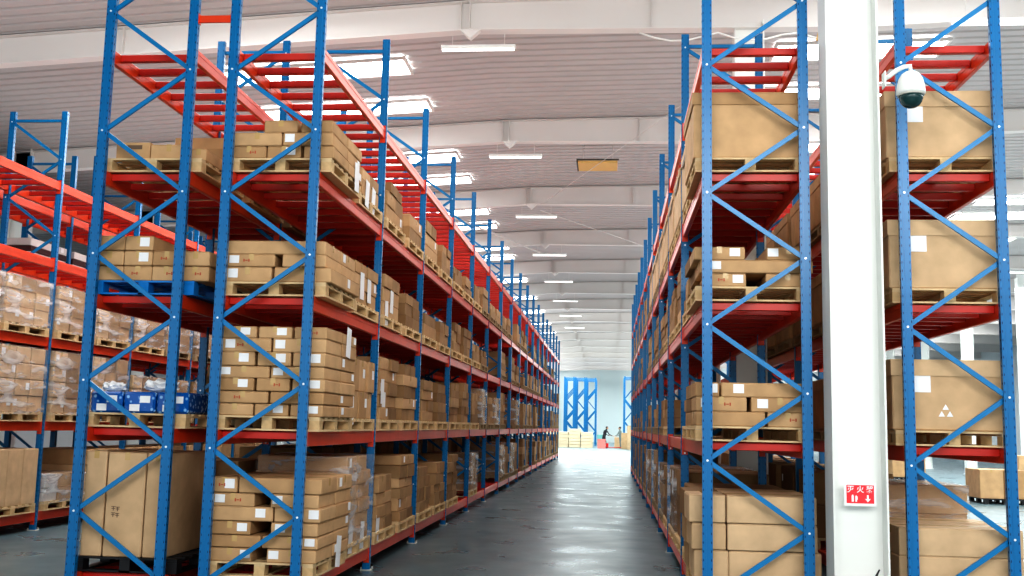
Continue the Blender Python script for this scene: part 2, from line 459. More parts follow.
PB, PC, PD, PE = 2.85, 2.8, 2.7, 2.72
rows = {
 'A': dict(x=(-4.8955, -4.0562), y0=9.5, pitch=PB, n=12, par=0, name='outer left double', nnear=3),
 'B': dict(x=(-3.6387, -2.7909), y0=9.5, pitch=PB, n=17, par=1, name='left aisle', nnear=6),
 'C': dict(x=(.8602, 1.7261), y0=9.5, pitch=PC, n=11, par=1, name='right aisle', nnear=4),
 'D': dict(x=(2.5935, 3.4272), y0=9.5, pitch=PD, n=9, par=1, name='far right', nnear=2),
 'E': dict(x=(-9.35, -8.5), y0=12.53, pitch=PE, n=7, par=1, name='far left', nnear=4),
 'F': dict(x=(-10.62, -9.77), y0=12.53, pitch=PE, n=6, par=1, name='hindmost left', nnear=0),
}
for r_ in rows.values():
    rack_row(r_['name'], r_['x'][0], r_['x'][1], r_['y0'], r_['pitch'], r_['n'], r_['par'], r_['nnear'])

# red spacers tying the two left rows together
for i, z in enumerate((5.55,)):
    tag(build('row_spacer', lambda b: (bx(b, 0, .3275, -.012, .012, -.035, .035, 0, .003), bx(b, 0, .006, -.03, .03, -.05, .05), bx(b, .3215, .3275, -.03, .03, -.05, .05)), 'red', loc=(-4.0112, 9.5, z)),
        'short orange red spacer bar high between the two left rack frames', 'spacer bar')

# ------------------------------------------------------------------ pallets
PW, PD_, PHH = 1.2, 1.0, .135                # y length, x depth, height
def pal_top(bm):
    for i in range(7):
        y = -PW/2+.05+i*(PW-.1)/6
        bx(bm, -PD_/2, PD_/2, y-.05, y+.05, PHH-.018, PHH)
    for x in (-.45, 0, .45): bx(bm, x-.05, x+.05, -PW/2, PW/2, PHH-.036, PHH-.019)
def pal_bot(bm):
    for x in (-.45, 0, .45): bx(bm, x-.05, x+.05, -PW/2, PW/2, 0, .018)
    for y in (-.55, .55): bx(bm, -.399, .399, y-.05, y+.05, 0.0005, .017)
def pal_block(bm): bx(bm, -.05, .05, -.06, .06, .019, PHH-.037)
def pal_all(bm):
    bx(bm, -PD_/2, PD_/2, -PW/2, PW/2, PHH-.03, PHH)
    for x in (-.45, 0, .45):
        bx(bm, x-.05, x+.05, -PW/2, PW/2, 0, .018)
        for y in (-.54, 0, .54): bx(bm, x-.05, x+.05, y-.06, y+.06, .0185, PHH-.0305)
def pallet(x, y, z, label, near, blue=False, group='wooden pallets on the rack shelves', name='wooden_pallet', black=False):
    mt, mb = ('bluepal', 'bluepal') if blue else (('black', 'black') if black else ('wood', 'wood2'))
    suf = '_b' if blue else ('_k' if black else '')
    if near:
        t = link(name, None, loc=(x, y, z)); tag(t, label, 'pallet', group)
        link('top_deck', cached('pallet_top'+suf, pal_top, mt), t); link('bottom_deck', cached('pallet_bottom'+suf, pal_bot, mt), t)
        for bx_ in (-.45, 0, .45):
            for by in (-.54, 0, .54): link('block', cached('pallet_block'+suf, pal_block, mb), t, (bx_, by, 0))
    else:
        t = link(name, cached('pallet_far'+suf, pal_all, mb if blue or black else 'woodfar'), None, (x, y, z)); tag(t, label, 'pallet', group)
    return t

# ------------------------------------------------------------------ cartons
BOX = []   # specs: centre x,y, base z, w(x) d(y) h, style ...
def carton_mesh(w, d, h, mat):
    key = ('carton', round(w, 2), round(d, 2), round(h, 2), mat)
    w, d, h = key[1], key[2], key[3]
    def fn(bm):
        # body with two top flaps meeting along a seam, softened edges
        bx(bm, -w/2, w/2, -d/2, d/2, 0, h-.006, 0, min(.008, h*.1))
        if w >= d:
            bx(bm, -w/2+.004, w/2-.004, -d/2+.004, -.003, h-.0055, h-.001); bx(bm, -w/2+.004, w/2-.004, .003, d/2-.004, h-.0055, h-.001)
        else:
            bx(bm, -w/2+.004, -.003, -d/2+.004, d/2-.004, h-.0055, h-.001); bx(bm, .003, w/2-.004, -d/2+.004, d/2-.004, h-.0055, h-.001)
    return cached(key, fn, mat), key[1:4]
def tape_mesh(w, d, h):
    key = ('packing_tape', w, d, h)
    def fn(bm):
        t = .0015; g = min(.07, h*.5)
        if w >= d:
            bx(bm, -w/2-t, w/2+t, -.024, .024, h-.0008, h+.0006)
            for s in (-1, 1): bx(bm, min(s*w/2, s*(w/2+t)), max(s*w/2, s*(w/2+t)), -.024, .024, h-g, h-.0009)
        else:
            bx(bm, -.024, .024, -d/2-t, d/2+t, h-.0008, h+.0006)
            for s in (-1, 1): bx(bm, -.024, .024, min(s*d/2, s*(d/2+t)), max(s*d/2, s*(d/2+t)), h-g, h-.0009)
    return cached(key, fn, 'tape')

def add(x, y, z, w, d, h, row, lvl, pal, layer, where, face='-y', mat='card', vis=1.0, label=None, paper=False, tape=True, jit=.0, shape=None, mark=None, sticker=True):
    BOX.append(dict(x=x, y=y, z=z, w=w, d=d, h=h, row=row, lvl=lvl, pal=pal, layer=layer, where=where, face=face, mat=mat, vis=vis,
                    label=label, paper=paper, tape=tape, jit=jit, shape=shape, mark=mark, sticker=sticker))

def slot(row, lvl, pal):
    r_ = rows[row]; k, s = divmod(pal, 2)
    cx = (r_['x'][0]+r_['x'][1])/2
    if row == 'B': cx = -3.17 if pal == 0 else -3.235
    if row == 'A': cx = -4.45
    if row == 'C': cx = 1.27 if pal == 0 else 1.325
    y = r_['y0']+k*r_['pitch'] + (.72 if s == 0 else r_['pitch']-.72)
    return cx, y, LV[lvl]+.002

def pname(row, lvl, pal):
    return 'pallet %s along the %s shelf, %s row' % (ORD[pal], LEVEL_NAMES[lvl], rows[row]['name'])

def put_pallet(row, lvl, pal, near, dx=0, **kw):
    cx, y, z = slot(row, lvl, pal)
    kind = 'blue plastic' if kw.get('blue') else ('black plastic' if kw.get('black') else ('pale wooden' if near else 'wooden'))
    if kw.get('blue') or kw.get('black'): kw.setdefault('name', 'plastic_pallet')
    pallet(cx+dx, y, z, '%s pallet, %s along the %s shelf, %s row' % (kind, ORD[pal], LEVEL_NAMES[lvl], rows[row]['name']), near,
           group='pallets on the %s row of racks' % rows[row]['name'], **kw)
    return cx+dx, y, z+PHH+.001

FR = {1: ['middle'], 2: ['left', 'right'], 3: ['left', 'middle', 'right'], 4: ['far left', 'inner left', 'inner right', 'far right']}

def front_stack(row, lvl, pal, layers, **kw):
    """stack whose -y end is in view; layers bottom to top: (height, [(u0,u1),...]) in metres from the left edge"""
    cx, y, z = put_pallet(row, lvl, pal, True, **kw.pop('pk', {}))
    side = kw.get('side', 1)
    for li, (h, segs) in enumerate(layers):
        nm = FR[len(segs)]
        for si, (u0, u1) in enumerate(segs):
            w = u1-u0-.006
            for ri, (ya, vis) in enumerate(((-.3, 1.0), (.3, .35 if si < len(segs)-1 else .8))):
                if kw.get('onerow') and ri: continue
                j = R.uniform(-.006, .006)
                add(cx-.5+(u0+u1)/2+j, y+ya, z, w, .585, h-.004, row, lvl, pal, li, ('front ' if ri == 0 else 'rear ')+nm[si],
                    '-y' if ri == 0 else ('+x' if side > 0 else '-x'), kw.get('mat', 'card'), vis, sticker=(R.random() < kw.get('st', .4)), tape=True,
                    paper=(R.random() < .12 and si == len(segs)-1 and ri == 1))
        z += h
    return z

def side_stack(row, lvl, pal, heights, ns, side, near, mat='card', wrap=False, paper=.15, depth=.98, st=.45, width=1.18, taper=True):
    """stack seen from the aisle: cartons run the depth of the shelf"""
    cx, y, z = put_pallet(row, lvl, pal, near)
    dirn = '+x' if side > 0 else '-x'
    z0 = z
    for li, (h, n) in enumerate(zip(heights, ns)):
        tot = width*(R.uniform(.72, 1) if (taper and li == len(heights)-1) else 1)
        w = tot/n
        off = R.uniform(-.03, .03)*(1 if n > 1 else .5)
        st_y = y-width/2 + (0 if tot == width else R.uniform(0, width-tot))
        names = {1: ['whole width'], 2: ['nearer', 'farther'], 3: ['nearest', 'middle', 'farthest'], 4: ['nearest', 'inner near', 'inner far', 'farthest']}[n]
        for i in range(n):
            dx = side*R.uniform(-.03, .004)
            add(cx+dx, st_y+(i+.5)*w, z, depth-.0, w-.012, h-.004, row, lvl, pal, li, names[i], dirn, mat, 1.0 if i == 0 else .7,
                paper=(R.random() < paper), tape=True, sticker=R.random() < st)
        z += h
    if wrap: wraps.append((cx, y, z0, depth, width, z-z0, row, lvl, pal))
    return z
wraps = []

def big_box(row, lvl, pal, w, d, h, lid=.11, label='', face='-y', sticker=None, mat='cardlight', near=True, dx=0, mark=None, dy=0, where='whole width'):
    cx, y, z = put_pallet(row, lvl, pal, near)
    add(cx+dx, y+dy, z, w, d, h, row, lvl, pal, 0, where, face, mat, 1.2, label, shape=('lid', lid), tape=False, mark=mark, sticker=sticker or False)

# ---- B row, first pallets (end in view)
L1a = [(.0, .36), (.375, .70), (.715, 1.03)]
L1b = [(.0, .50), (.51, 1.03)]
front_stack('B', 0, 0, [(.125, [(0, .42), (.56, 1.03)]), (.115, [(0, .50), (.506, 1.03)]), (.125, [(0, .40), (.58, 1.03)]), (.13, [(0, .6), (.606, 1.04)]), (.125, [(0, .42), (.57, 1.03)]), (.14, [(0, .25), (.255, 1.04)])], st=.75)
front_stack('B', 1, 0, [(.115, L1a), (.115, L1b), (.12, L1a), (.115, L1b), (.13, L1a), (.13, L1b), (.11, L1a)], st=.5)
front_stack('B', 2, 0, [(.145, [(0, .48), (.485, 1.04)]), (.12, [(.03, .50), (.56, .99)]), (.13, [(0.0, .98)])], st=.6)
front_stack('B', 3, 0, [(.125, [(.0, .35), (.36, .70), (.71, 1.02)]), (.13, [(.0, .5), (.505, 1.0)]), (.12, [(.32, .66), (.68, 1.0)])], st=.3)
# ---- B row, the rest
for lvl in range(4):
    for pal in range(1, 34):
        near = pal < 9
        if lvl == 0 and pal == 16: continue
        if lvl == 3 and pal > 17 and R.random() < .45: continue
        if lvl == 2 and pal > 20 and R.random() < .25: continue
        if lvl == 0: hs = [R.choice([.13, .15, .17, .2]) for _ in range(R.choice([5, 6, 6]))]
        elif lvl == 1: hs = [R.choice([.13, .15, .17]) for _ in range(6)]
        elif lvl == 2: hs = [R.choice([.13, .16, .18]) for _ in range(R.choice([2, 3, 4]))]
        else: hs = [R.choice([.13, .16, .18]) for _ in range(R.choice([2, 3, 3]))]
        if pal > 12: hs = [h*1.5 for h in hs[:4]]
        lim = (.95, .88, .66, .56)[lvl]*R.uniform(.78, 1.0)
        while sum(hs) > lim: hs.pop()
        ns = [R.choice([1, 2, 2, 2]) if pal < 10 else R.choice([1, 1, 2]) for _ in hs]
        if pal == 1 and lvl == 0: hs, ns = [.15, .15, .15, .16, .15, .16], [2, 2, 2, 2, 2, 1]
        if lvl == 1 and pal in (2, 3): hs, ns = [.15, .15, .16, .15, .15], [2, 1, 2, 1, 2]
        if lvl == 1 and pal in (4, 5): hs, ns = [.15, .16, .15, .15], [1, 2, 1, 1]
        if pal == 1 and lvl == 1: hs, ns = [.3, .35], [3, 3]
        m = 'card' if (lvl > 0 or pal < 6) else 'cardshade'
        m = 'cardshade' if (lvl == 0 and pal > 5) or (lvl == 1 and pal > 7) else 'card'  # deep low loads take the shade-darkened cardboard
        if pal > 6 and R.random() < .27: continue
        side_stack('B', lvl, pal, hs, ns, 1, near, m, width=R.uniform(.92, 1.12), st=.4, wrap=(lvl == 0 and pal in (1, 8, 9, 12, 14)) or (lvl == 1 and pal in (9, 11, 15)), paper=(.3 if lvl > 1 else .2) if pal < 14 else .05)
# ---- C row
front_stack('C', 0, 0, [(.245, [(-.02, .285), (.29, 1.1)]), (.235, [(-.04, .265), (.27, 1.06)]), (.245, [(-.06, .265), (.27, 1.06)])], st=0, mat='cardlight')
front_stack('C', 1, 0, [(.13, [(0, .62), (.63, 1.0)]), (.13, [(0, .46), (.485, 1.0)]), (.13, [(0, .22), (.225, 1.0)])], st=.5, side=-1, mat='card')
front_stack('C', 2, 0, [(.125, [(.08, .46), (.62, 1.02)]), (.12, [(0.04, 1.06)]), (.12, [(-.02, .45), (.63, 1.04)])], st=.5, side=-1, mat='card')
big_box('C', 3, 0, 1.03, 1.15, .62, .11, 'large brown lidded carton on the fourth shelf, front end of right aisle row', mat='card')
for lvl in range(4):
    for pal in range(1, 21):
        near = pal < 5
        if lvl == 3:
            if pal < 9:
                big_box('C', 3, pal, 1.02, 1.15, .60, .09, 'tall lidded carton, %s along the fourth shelf of right aisle row' % ORD[pal], '-x', mat='cardlight', near=near)
                continue
            hs = [.3, .3]; ns = [2, 2]
        elif lvl == 2: hs = [R.choice([.13, .16, .18]) for _ in range(R.choice([3, 4, 5]))]; ns = [R.choice([1, 2, 3]) for _ in hs]
        elif lvl == 1:
            if pal in (2, 3): continue
            hs = [R.choice([.13, .16]) for _ in range(R.choice([2, 3]))]; ns = [2 for _ in hs]
        else: hs = [R.choice([.2, .25, .3]) for _ in range(4)]; ns = [R.choice([1, 2]) for _ in hs]
        while sum(hs) > (.98 if lvl == 0 else .66 if pal > 1 else .36): hs.pop()
        ns = ns[:len(hs)]
        if lvl in (1, 2) and pal > 5 and R.random() < .2: continue
        side_stack('C', lvl, pal, hs, ns, -1, near, 'card' if lvl else 'cardshade', wrap=(lvl == 0 and pal in (3, 5, 7, 9)), paper=.2, taper=lvl != 0)
# ---- D row
for lvl, mk in ((3, None), (2, None), (1, 'tri')):
    big_box('D', lvl, 0, 1.03, 1.15, .62, .14, 'large brown lidded carton with white paper label, %s shelf of far right row' % LEVEL_NAMES[lvl], sticker=True, mat='cardlight', mark=mk)
    for p in range(1, 7):
        big_box('D', lvl, p, 1.02, 1.15, .58, .12, 'brown lidded carton, %s along the %s shelf of far right row' % (ORD[p], LEVEL_NAMES[lvl]), mat='card', near=False)
front_stack('D', 0, 0, [(.25, [(.0, 1.05)]), (.245, [(.0, 1.05)])], st=0, mat='cardlight')
BOX[-1]['sticker'] = False
side_stack('D', 0, 1, [.26, .26, .28], [1, 1, 1], -1, True, 'card', wrap=True, paper=0)
for p in range(3, 14):
    side_stack('D', 0, p, [.4, .4], [1, 1], -1, False, 'cardshade', paper=0)
# ---- A row
cx, y, z = put_pallet('A', 0, 0, True, black=True)
for i, (u0, u1, nm) in enumerate(((0, .19, 'left'), (.2, .545, 'middle'), (.55, .745, 'right'))):
    add(cx-.46+(u0+u1)/2*1.1, y-.0, z, (u1-u0)*1.1-.008, 1.15, .97-.005*i, 'A', 0, 0, 0, 'tall '+nm, '-y', 'cardlight', 1.2,
        '%s of three tall brown cartons at the foot of the outer left frame' % ['leftmost', 'middle', 'rightmost'][i], tape=True, sticker=False, mark='chars' if i == 1 else None)
cx, y, z = put_pallet('A', 1, 0, True)
A1 = (cx, y, z)
cx, y, z = put_pallet('A', 2, 0, True, blue=True)
for li in range(3):
    for si in range([4, 4, 2][li]):
        for ri in range(2):
            add(cx-.36+si*.285, y-.3+ri*.6, z, .277, .58, .143, 'A', 2, 0, li, ('front ' if ri == 0 else 'rear ')+(FR[4][si]), '-y', 'card', 1 if ri == 0 else .15, sticker=(si == 1 and li > 0), tape=True)
    z += .147
cx, y, z = put_pallet('A', 3, 0, True)
add(cx-.22, y-.3, z, .34, .5, .17, 'A', 3, 0, 0, 'left', '-y', 'card', 1, shape=('open',), tape=False, sticker=False)
add(cx+.14, y-.3, z, .37, .5, .155, 'A', 3, 0, 0, 'middle', '-y', 'card', 1, sticker=False)
add(cx+.42, y-.25, z, .16, .5, .12, 'A', 3, 0, 0, 'right', '-y', 'card', 1, sticker=False)
add(cx+.1, y+.32, z, .8, .5, .15, 'A', 3, 0, 0, 'rear', '-y', 'card', .3, sticker=False)
for lvl in range(4):
    for pal in range(1, 22):
        if lvl == 1 and pal == 1: continue
        if lvl == 3 and pal > 4: continue
        hs = [R.choice([.14, .17]) for _ in range(R.choice([2, 3, 4]) + (2 if lvl < 2 else 0))]
        if pal > 2: hs = [.3, .3, .33] if lvl < 2 else [.3, .3]
        while sum(hs) > .95: hs.pop()
        side_stack('A', lvl, pal, hs, [2 for _ in hs], -1, pal < 2, 'card' if pal < 3 else 'cardshade', paper=0, taper=pal < 3)
# ---- E row
for pal in range(0, 10):
    # floor: tall cartons
    if pal in (0, 1):
        cx, y, z = put_pallet('E', 0, pal, True)
        for i in range(3):
            add(cx, y-.4+i*.4, z, .98, .392, .80, 'E', 0, pal, 0, ['nearest', 'middle', 'farthest'][i], '+x', 'cardlight' if pal < 2 else 'card', 1.1, tape=False, sticker=False)
    elif pal == 2:
        side_stack('E', 0, 2, [.2, .2], [3, 3], 1, True, 'cardwhite', wrap=True, paper=0, st=.2, taper=False)
    else:
        side_stack('E', 0, pal, [.25, .25, .25], [2, 2, 2], 1, False, 'card', paper=0, st=.3, taper=False)
    for lvl in (1, 2):
        h = [.235]*4 if lvl == 1 else [.24, .24, .2]
        if pal > 3: h = h[:3]
        side_stack('E', lvl, pal, h, [3]*len(h), 1, pal < 5, 'cardlight' if pal < 6 else 'card', wrap=pal < 7, paper=0, st=.85, taper=False)
    if pal in (3, 4):
        side_stack('F', 3, pal, [.1, .13, .1, .13][:4], [1, 1, 1, 1], 1, True, 'cardwhite', paper=0, st=.4, taper=False)
    if pal == 5:
        side_stack('E', 3, pal, [.13, .13, .13], [2, 2, 2], 1, False, 'card', paper=0, st=.4)
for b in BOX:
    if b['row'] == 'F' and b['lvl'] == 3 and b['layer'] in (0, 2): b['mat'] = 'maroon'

# ---- choose the 300 that show largest, build those one by one
for b in BOX:
    d = (Vector((b['x'], b['y'], b['z'])) - CAM).length
    a = b['h']*max(b['w'] if b['face'] == '-y' else 0, b['d']*min(1, 2.2*abs(b['x'])/d), .1)
    b['rank'] = a*b['vis']/d/d*(1 if b['row'] in 'BCEF' or b['pal'] == 0 else .35)
BOX.sort(key=lambda b: -b['rank'])
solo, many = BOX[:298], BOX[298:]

TONE = {'card': 'brown', 'cardshade': 'shade-darkened brown', 'cardlight': 'tan', 'cardwhite': 'white', 'maroon': 'dark maroon'}
def sticker_mesh(a, c):
    return cached(('paper_label', a, c), lambda bm: bx(bm, -a/2, a/2, -.001, .001, -c/2, c/2), 'paper')
def on_face(o, b, w, d, h, me, name, u, v, off=.0025, tilt=0):
    """put a flat child on the visible face: u along the face (-.5 to .5), v up (0 to 1)"""
    if b['face'] == '-y': loc, rz = (u*w, -d/2-off, v*h), 0
    elif b['face'] == '+x': loc, rz = (w/2+off, u*d, v*h), PI/2
    else: loc, rz = (-w/2-off, u*d, v*h), -PI/2
    c = link(name, me, o, loc, rz)
    if tilt: c.rotation_euler = (0, tilt, rz)
    return c
def tri_fn(bm):
    for s, z, k in ((0, .06, .035), (-.035, 0, .035), (.035, 0, .035)):
        v = [bm.verts.new(p) for p in ((s-k*.8, 0, z), (s+k*.8, 0, z), (s, 0, z+k*1.4))]; bm.faces.new(v)
def char_fn(bm):
    v = [(-.02, .02), (.02, .02), (.02, .014), (.004, .014), (.004, .003), (.018, .003), (.018, -.003), (.004, -.003), (.004, -.02), (-.004, -.02), (-.004, -.003), (-.018, -.003), (-.018, .003), (-.004, .003), (-.004, .014), (-.02, .014)]
    bm.faces.new([bm.verts.new((x, 0, z)) for x, z in v])
for n_, b in enumerate(solo):
    w, d, h = b['w'], b['d'], b['h']
    if b['shape'] and b['shape'][0] == 'lid':
        lid = b['shape'][1]
        key = ('lidded_carton', round(w, 2), round(d, 2), round(h, 2), b['mat'])
        o = link('lidded_carton', cached(key, lambda bm: bx(bm, -w/2, w/2, -d/2, d/2, 0, h-.01, 0, .012), b['mat']), None, (b['x'], b['y'], b['z']))
        def lid_fn(bm):
            t = .012
            bx(bm, -w/2-t, w/2+t, -d/2-t, d/2+t, h-.008, h+.004)
            for s in (-1, 1):
                bx(bm, s*(w/2+t/2)-t/2+.001, s*(w/2+t/2)+t/2-.001, -d/2-t, d/2+t, h-lid, h-.009)
                bx(bm, -w/2, w/2, s*(d/2+t/2)-t/2+.001, s*(d/2+t/2)+t/2-.001, h-lid, h-.009)
        link('lid', cached(('lid',)+key[1:], lid_fn, b['mat']), o)
        if b['face'] == '-x':   # shade of the wavy lid gap, put in as dark arcs
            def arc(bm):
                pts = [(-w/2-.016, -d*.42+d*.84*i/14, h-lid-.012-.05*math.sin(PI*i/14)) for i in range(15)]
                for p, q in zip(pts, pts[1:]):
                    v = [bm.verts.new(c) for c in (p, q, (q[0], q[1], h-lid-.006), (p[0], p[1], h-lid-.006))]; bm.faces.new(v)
            link('lid_gap', cached(('lid_gap',)+key[1:], arc, 'gapedge'), o)
        if b['sticker']:
            on_face(o, b, w, d, h, sticker_mesh(.18, .15), 'paper_label', -.5+.24/w, .66, .004)
        if b['mark'] == 'tri': on_face(o, b, w, d, h, cached('printed_mark', tri_fn, 'paper'), 'printed_mark', -.06, .2, .004)
        cat = 'carton'
    elif b['shape']:
        key = ('open_carton', round(w, 2), round(d, 2), round(h, 2))
        def open_fn(bm):
            t = .005
            bx(bm, -w/2, w/2, -d/2, d/2, 0, t)
            for s in (-1, 1):
                bx(bm, s*(w/2-t/2)-t/2, s*(w/2-t/2)+t/2, -d/2, d/2, t, h); bx(bm, -w/2+t, w/2-t, s*(d/2-t/2)-t/2, s*(d/2-t/2)+t/2, t, h)
            bar(bm, (-w/2, 0, h), (-w/2-.06, 0, h+.05), d*.9, .004, up=(0, 0, 1)); bar(bm, (0, d/2, h), (0, d/2+.04, h+.06), w*.9, .004, up=(0, .6, .5))
        o = link('open_carton', cached(key, open_fn, 'card'), None, (b['x'], b['y'], b['z'])); cat = 'carton'
        on_face(o, b, w, d, h, cached('hand_hole', lambda bm: bx(bm, -.09, .09, -.001, .001, -.02, .02), 'ink'), 'hand_hole', .0, .72)
    else:
        me, (w, d, h) = carton_mesh(w, d, h, b['mat'])
        o = link('carton', me, None, (b['x'], b['y'], b['z']), R.uniform(-.008, .008)); cat = 'carton'
        if b['tape'] and n_ < 230: link('tape', tape_mesh(w, d, h), o)
        if b['sticker'] and n_ < 280:
            s = min(.1, h*.62)
            on_face(o, b, w, d, h, sticker_mesh(.095, round(s, 3)), 'paper_label', R.choice([-.36, -.3, .3, .36]) if (w if b['face'] == '-y' else d) > .35 else .2, .58)
        if b['paper']:
            c = on_face(o, b, w, d, h, cached('document_sheet', lambda bm: bx(bm, -.09, .09, -.001, .001, -.15, .15), 'paper'), 'document_sheet', R.uniform(-.38, .1), .25, .008, R.uniform(-.15, .15))
        if b['mark'] == 'chars':
            for cu, cv in ((-.28, .46), (-.17, .455), (-.28, .40), (-.17, .395)): on_face(o, b, w, d, h, cached('printed_mark_ink', char_fn, 'ink'), 'printed_mark', cu, cv, .003)
        if b['face'] == '-y' and R.random() < .3 and h < .2 and b['mat'] == 'card':
            on_face(o, b, w, d, h, cached('red_stamp', lambda bm: (bx(bm, -.03, -.018, -.001, .001, -.014, .014), bx(bm, -.012, .012, -.001, .001, -.004, .004), bx(bm, .018, .03, -.001, .001, -.014, .014)), 'redink'), 'red_stamp', R.choice([-.1, .12]), .5, .003)
    lab = b['label'] or '%s carton, %s, layer %s up, %s pallet, %s shelf, %s row' % (
        TONE[b['mat']], b['where'], ['one', 'two', 'three', 'four', 'five', 'six', 'seven'][b['layer']], ORD[b['pal']], LEVEL_NAMES[b['lvl']], rows[b['row']]['name'])
    tag(o, lab, cat, 'cartons on the %s shelf of the %s row' % (LEVEL_NAMES[b['lvl']], rows[b['row']]['name']))

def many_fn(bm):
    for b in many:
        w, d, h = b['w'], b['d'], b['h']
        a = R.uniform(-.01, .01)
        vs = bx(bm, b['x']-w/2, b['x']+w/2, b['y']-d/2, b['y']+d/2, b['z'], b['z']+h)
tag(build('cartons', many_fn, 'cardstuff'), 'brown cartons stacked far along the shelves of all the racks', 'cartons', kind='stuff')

# stretch film round some loads
for (cx, y, z, w, d, h, row, lvl, pal) in wraps:
    key = ('stretch_wrap', round(w, 2), round(h, 2))
    def fn(bm):
        n = 10
        g = .022
        xs = [(-w/2-g, -d/2-g), (w/2+g, -d/2-g), (w/2+g, d/2+g), (-w/2-g, d/2+g)]
        rings = []
        for k in range(n+1):
            zz = -.03 + (h+.035)*k/n; rings.append([bm.verts.new((x*(1+R.uniform(-.006, .006)), y_*(1+R.uniform(-.006, .006)), zz)) for x, y_ in xs])
        for a, b in zip(rings, rings[1:]):
            for i in range(4): bm.faces.new((a[i], a[(i+1) % 4], b[(i+1) % 4], b[i]))
        bm.faces.new(rings[-1])
    o = link('stretch_wrap', cached(key, fn, 'wrap'), None, (cx, y, z))
    tag(o, 'clear stretch film around the load, %s pallet, %s shelf, %s row' % (ORD[pal], LEVEL_NAMES[lvl], rows[row]['name']), 'plastic wrap', 'stretch film round pallet loads')

# ---- blue dotted packs on the outer left second shelf
cx, y, z = A1
for i in range(3):
    t = link('blue_pack', cached('blue_pack', lambda b: bx(b, -.155, .155, -.28, .28, 0, .2, 0, .02), 'dots'), None, (cx-.31+i*.325, y-.28, z))
    tag(t, 'blue dotted film pack on the outer left row, %s of three' % ['left', 'middle', 'right'][i], 'pack', 'blue dotted packs')
    for (u, v) in ((-.04, .05), (.06, .13)):
        link('paper_label', sticker_mesh(.1, .065), t, (u, -.283, v))
def crumple(bm):
    rr = random.Random(3)
    bmesh.ops.create_icosphere(bm, subdivisions=3, radius=1)
    for v in bm.verts:
        s = 1+rr.uniform(-.22, .22); v.co = Vector((v.co.x*.2*s, v.co.y*.16*s, (v.co.z*.5+.45)*.1*s))
for i, (dx, k) in enumerate(((-.36, .55), (.12, .8))):
    o = build('plastic_bag', crumple, 'paper', loc=(cx+dx, y-.3, z+.2)); o.scale = (k, k, 1+.3*i)
    tag(o, 'crumpled white plastic bag on the %s of the blue dotted packs' % ['left end', 'middle'][i], 'bag', 'crumpled bags')
# dark straps on the lowest right stack
# ------------------------------------------------------------------ sign on the near column
sx, sy, sz = 2.095, 9.045, 1.195
t = link('fire_sign', None, loc=(sx, sy+.138, sz)); tag(t, 'small red and white fire extinguisher sign on the near white column', 'sign'); t.scale = (.92, 1, .92)
link('sign_plate', cached('sign_plate', lambda b: bx(b, -.142, .142, -.002, 0, -.105, .105), 'paper'), t)
link('red_panel', cached('red_panel', lambda b: bx(b, -.122, .122, -.0035, -.0021, -.082, .082), 'signred'), t)
fc = bpy.data.curves.new('sign_text', 'FONT'); fc.body = '灭 火 器'; fc.size = .066; fc.align_x = 'CENTER'; fc.align_y = 'CENTER'; fc.extrude = .0005; fc.offset = .0012
fc.materials.append(M['paper'])
tmp = bpy.data.objects.new('sign_text_curve', fc); COL.objects.link(tmp); bpy.context.view_layer.update()
tme = bpy.data.meshes.new_from_object(tmp.evaluated_get(bpy.context.evaluated_depsgraph_get())); bpy.data.objects.remove(tmp)
if not tme.materials: tme.materials.append(M['paper'])
fo = bpy.data.objects.new('sign_text', tme); COL.objects.link(fo); fo.parent = t; fo.location = (0, -.0045, .04); fo.rotation_euler = (PI/2, 0, 0)
def icons(bm):
    y0, y1 = -.0048, -.0036
    bx(bm, -.078, -.058, y0, y1, -.068, -.012); bx(bm, -.073, -.063, y0, y1, -.012, -.004); bx(bm, -.045, -.030, y0, y1, -.068, -.018); bx(bm, -.041, -.034, y0, y1, -.018, -.01)
    bx(bm, -.03, -.024, y0, y1, -.05, -.02)
    bx(bm, .058, .074, y0, y1, -.04, -.006)
    v = [bm.verts.new(p) for p in ((.040, y0, -.04), (.092, y0, -.04), (.066, y0, -.07))]; bm.faces.new(v)
link('sign_icons', cached('sign_icons', icons, 'paper'), t)

# ------------------------------------------------------------------ dome camera on the column
t = link('dome_camera', None, loc=(2.525, 8.93, 4.51)); tag(t, 'white dome security camera on a curved arm fixed to the near column', 'security camera'); t.scale = (.86, .86, .86)
link('housing', cached('cam_housing', lambda b: lathe(b, [(.025, .30), (.05, .295), (.085, .27), (.115, .22), (.132, .15), (.138, .09), (.138, .07), (.125, .06)]), 'white'), t)
link('collar', cached('cam_collar', lambda b: lathe(b, [(.128, .07), (.128, .052), (.115, .045), (.11, .05)]), 'conduit'), t)
m_, nt_, b_ = newmat('smoked_dome'); b_.inputs['Base Color'].default_value = (.02, .06, .06, 1); b_.inputs['Roughness'].default_value = .08; M['dome'] = m_
link('lens_dome', cached('cam_dome', lambda b: lathe(b, [(.115, .055), (.113, .02), (.10, -.02), (.075, -.052), (.04, -.07), (.004, -.077)]), 'dome'), t)
ap = [(-.245, .08, .24), (-.18, .06, .28), (-.12, .03, .325), (-.06, .01, .35), (0, 0, .355), (0, 0, .30)]
link('arm', cached('cam_arm', lambda b: tube(b, ap, .024, 12), 'white'), t)
link('wall_bracket', cached('cam_bracket', lambda b: bx(b, -.2435, -.228, .02, .14, .16, .32, 0, .004), 'white'), t)

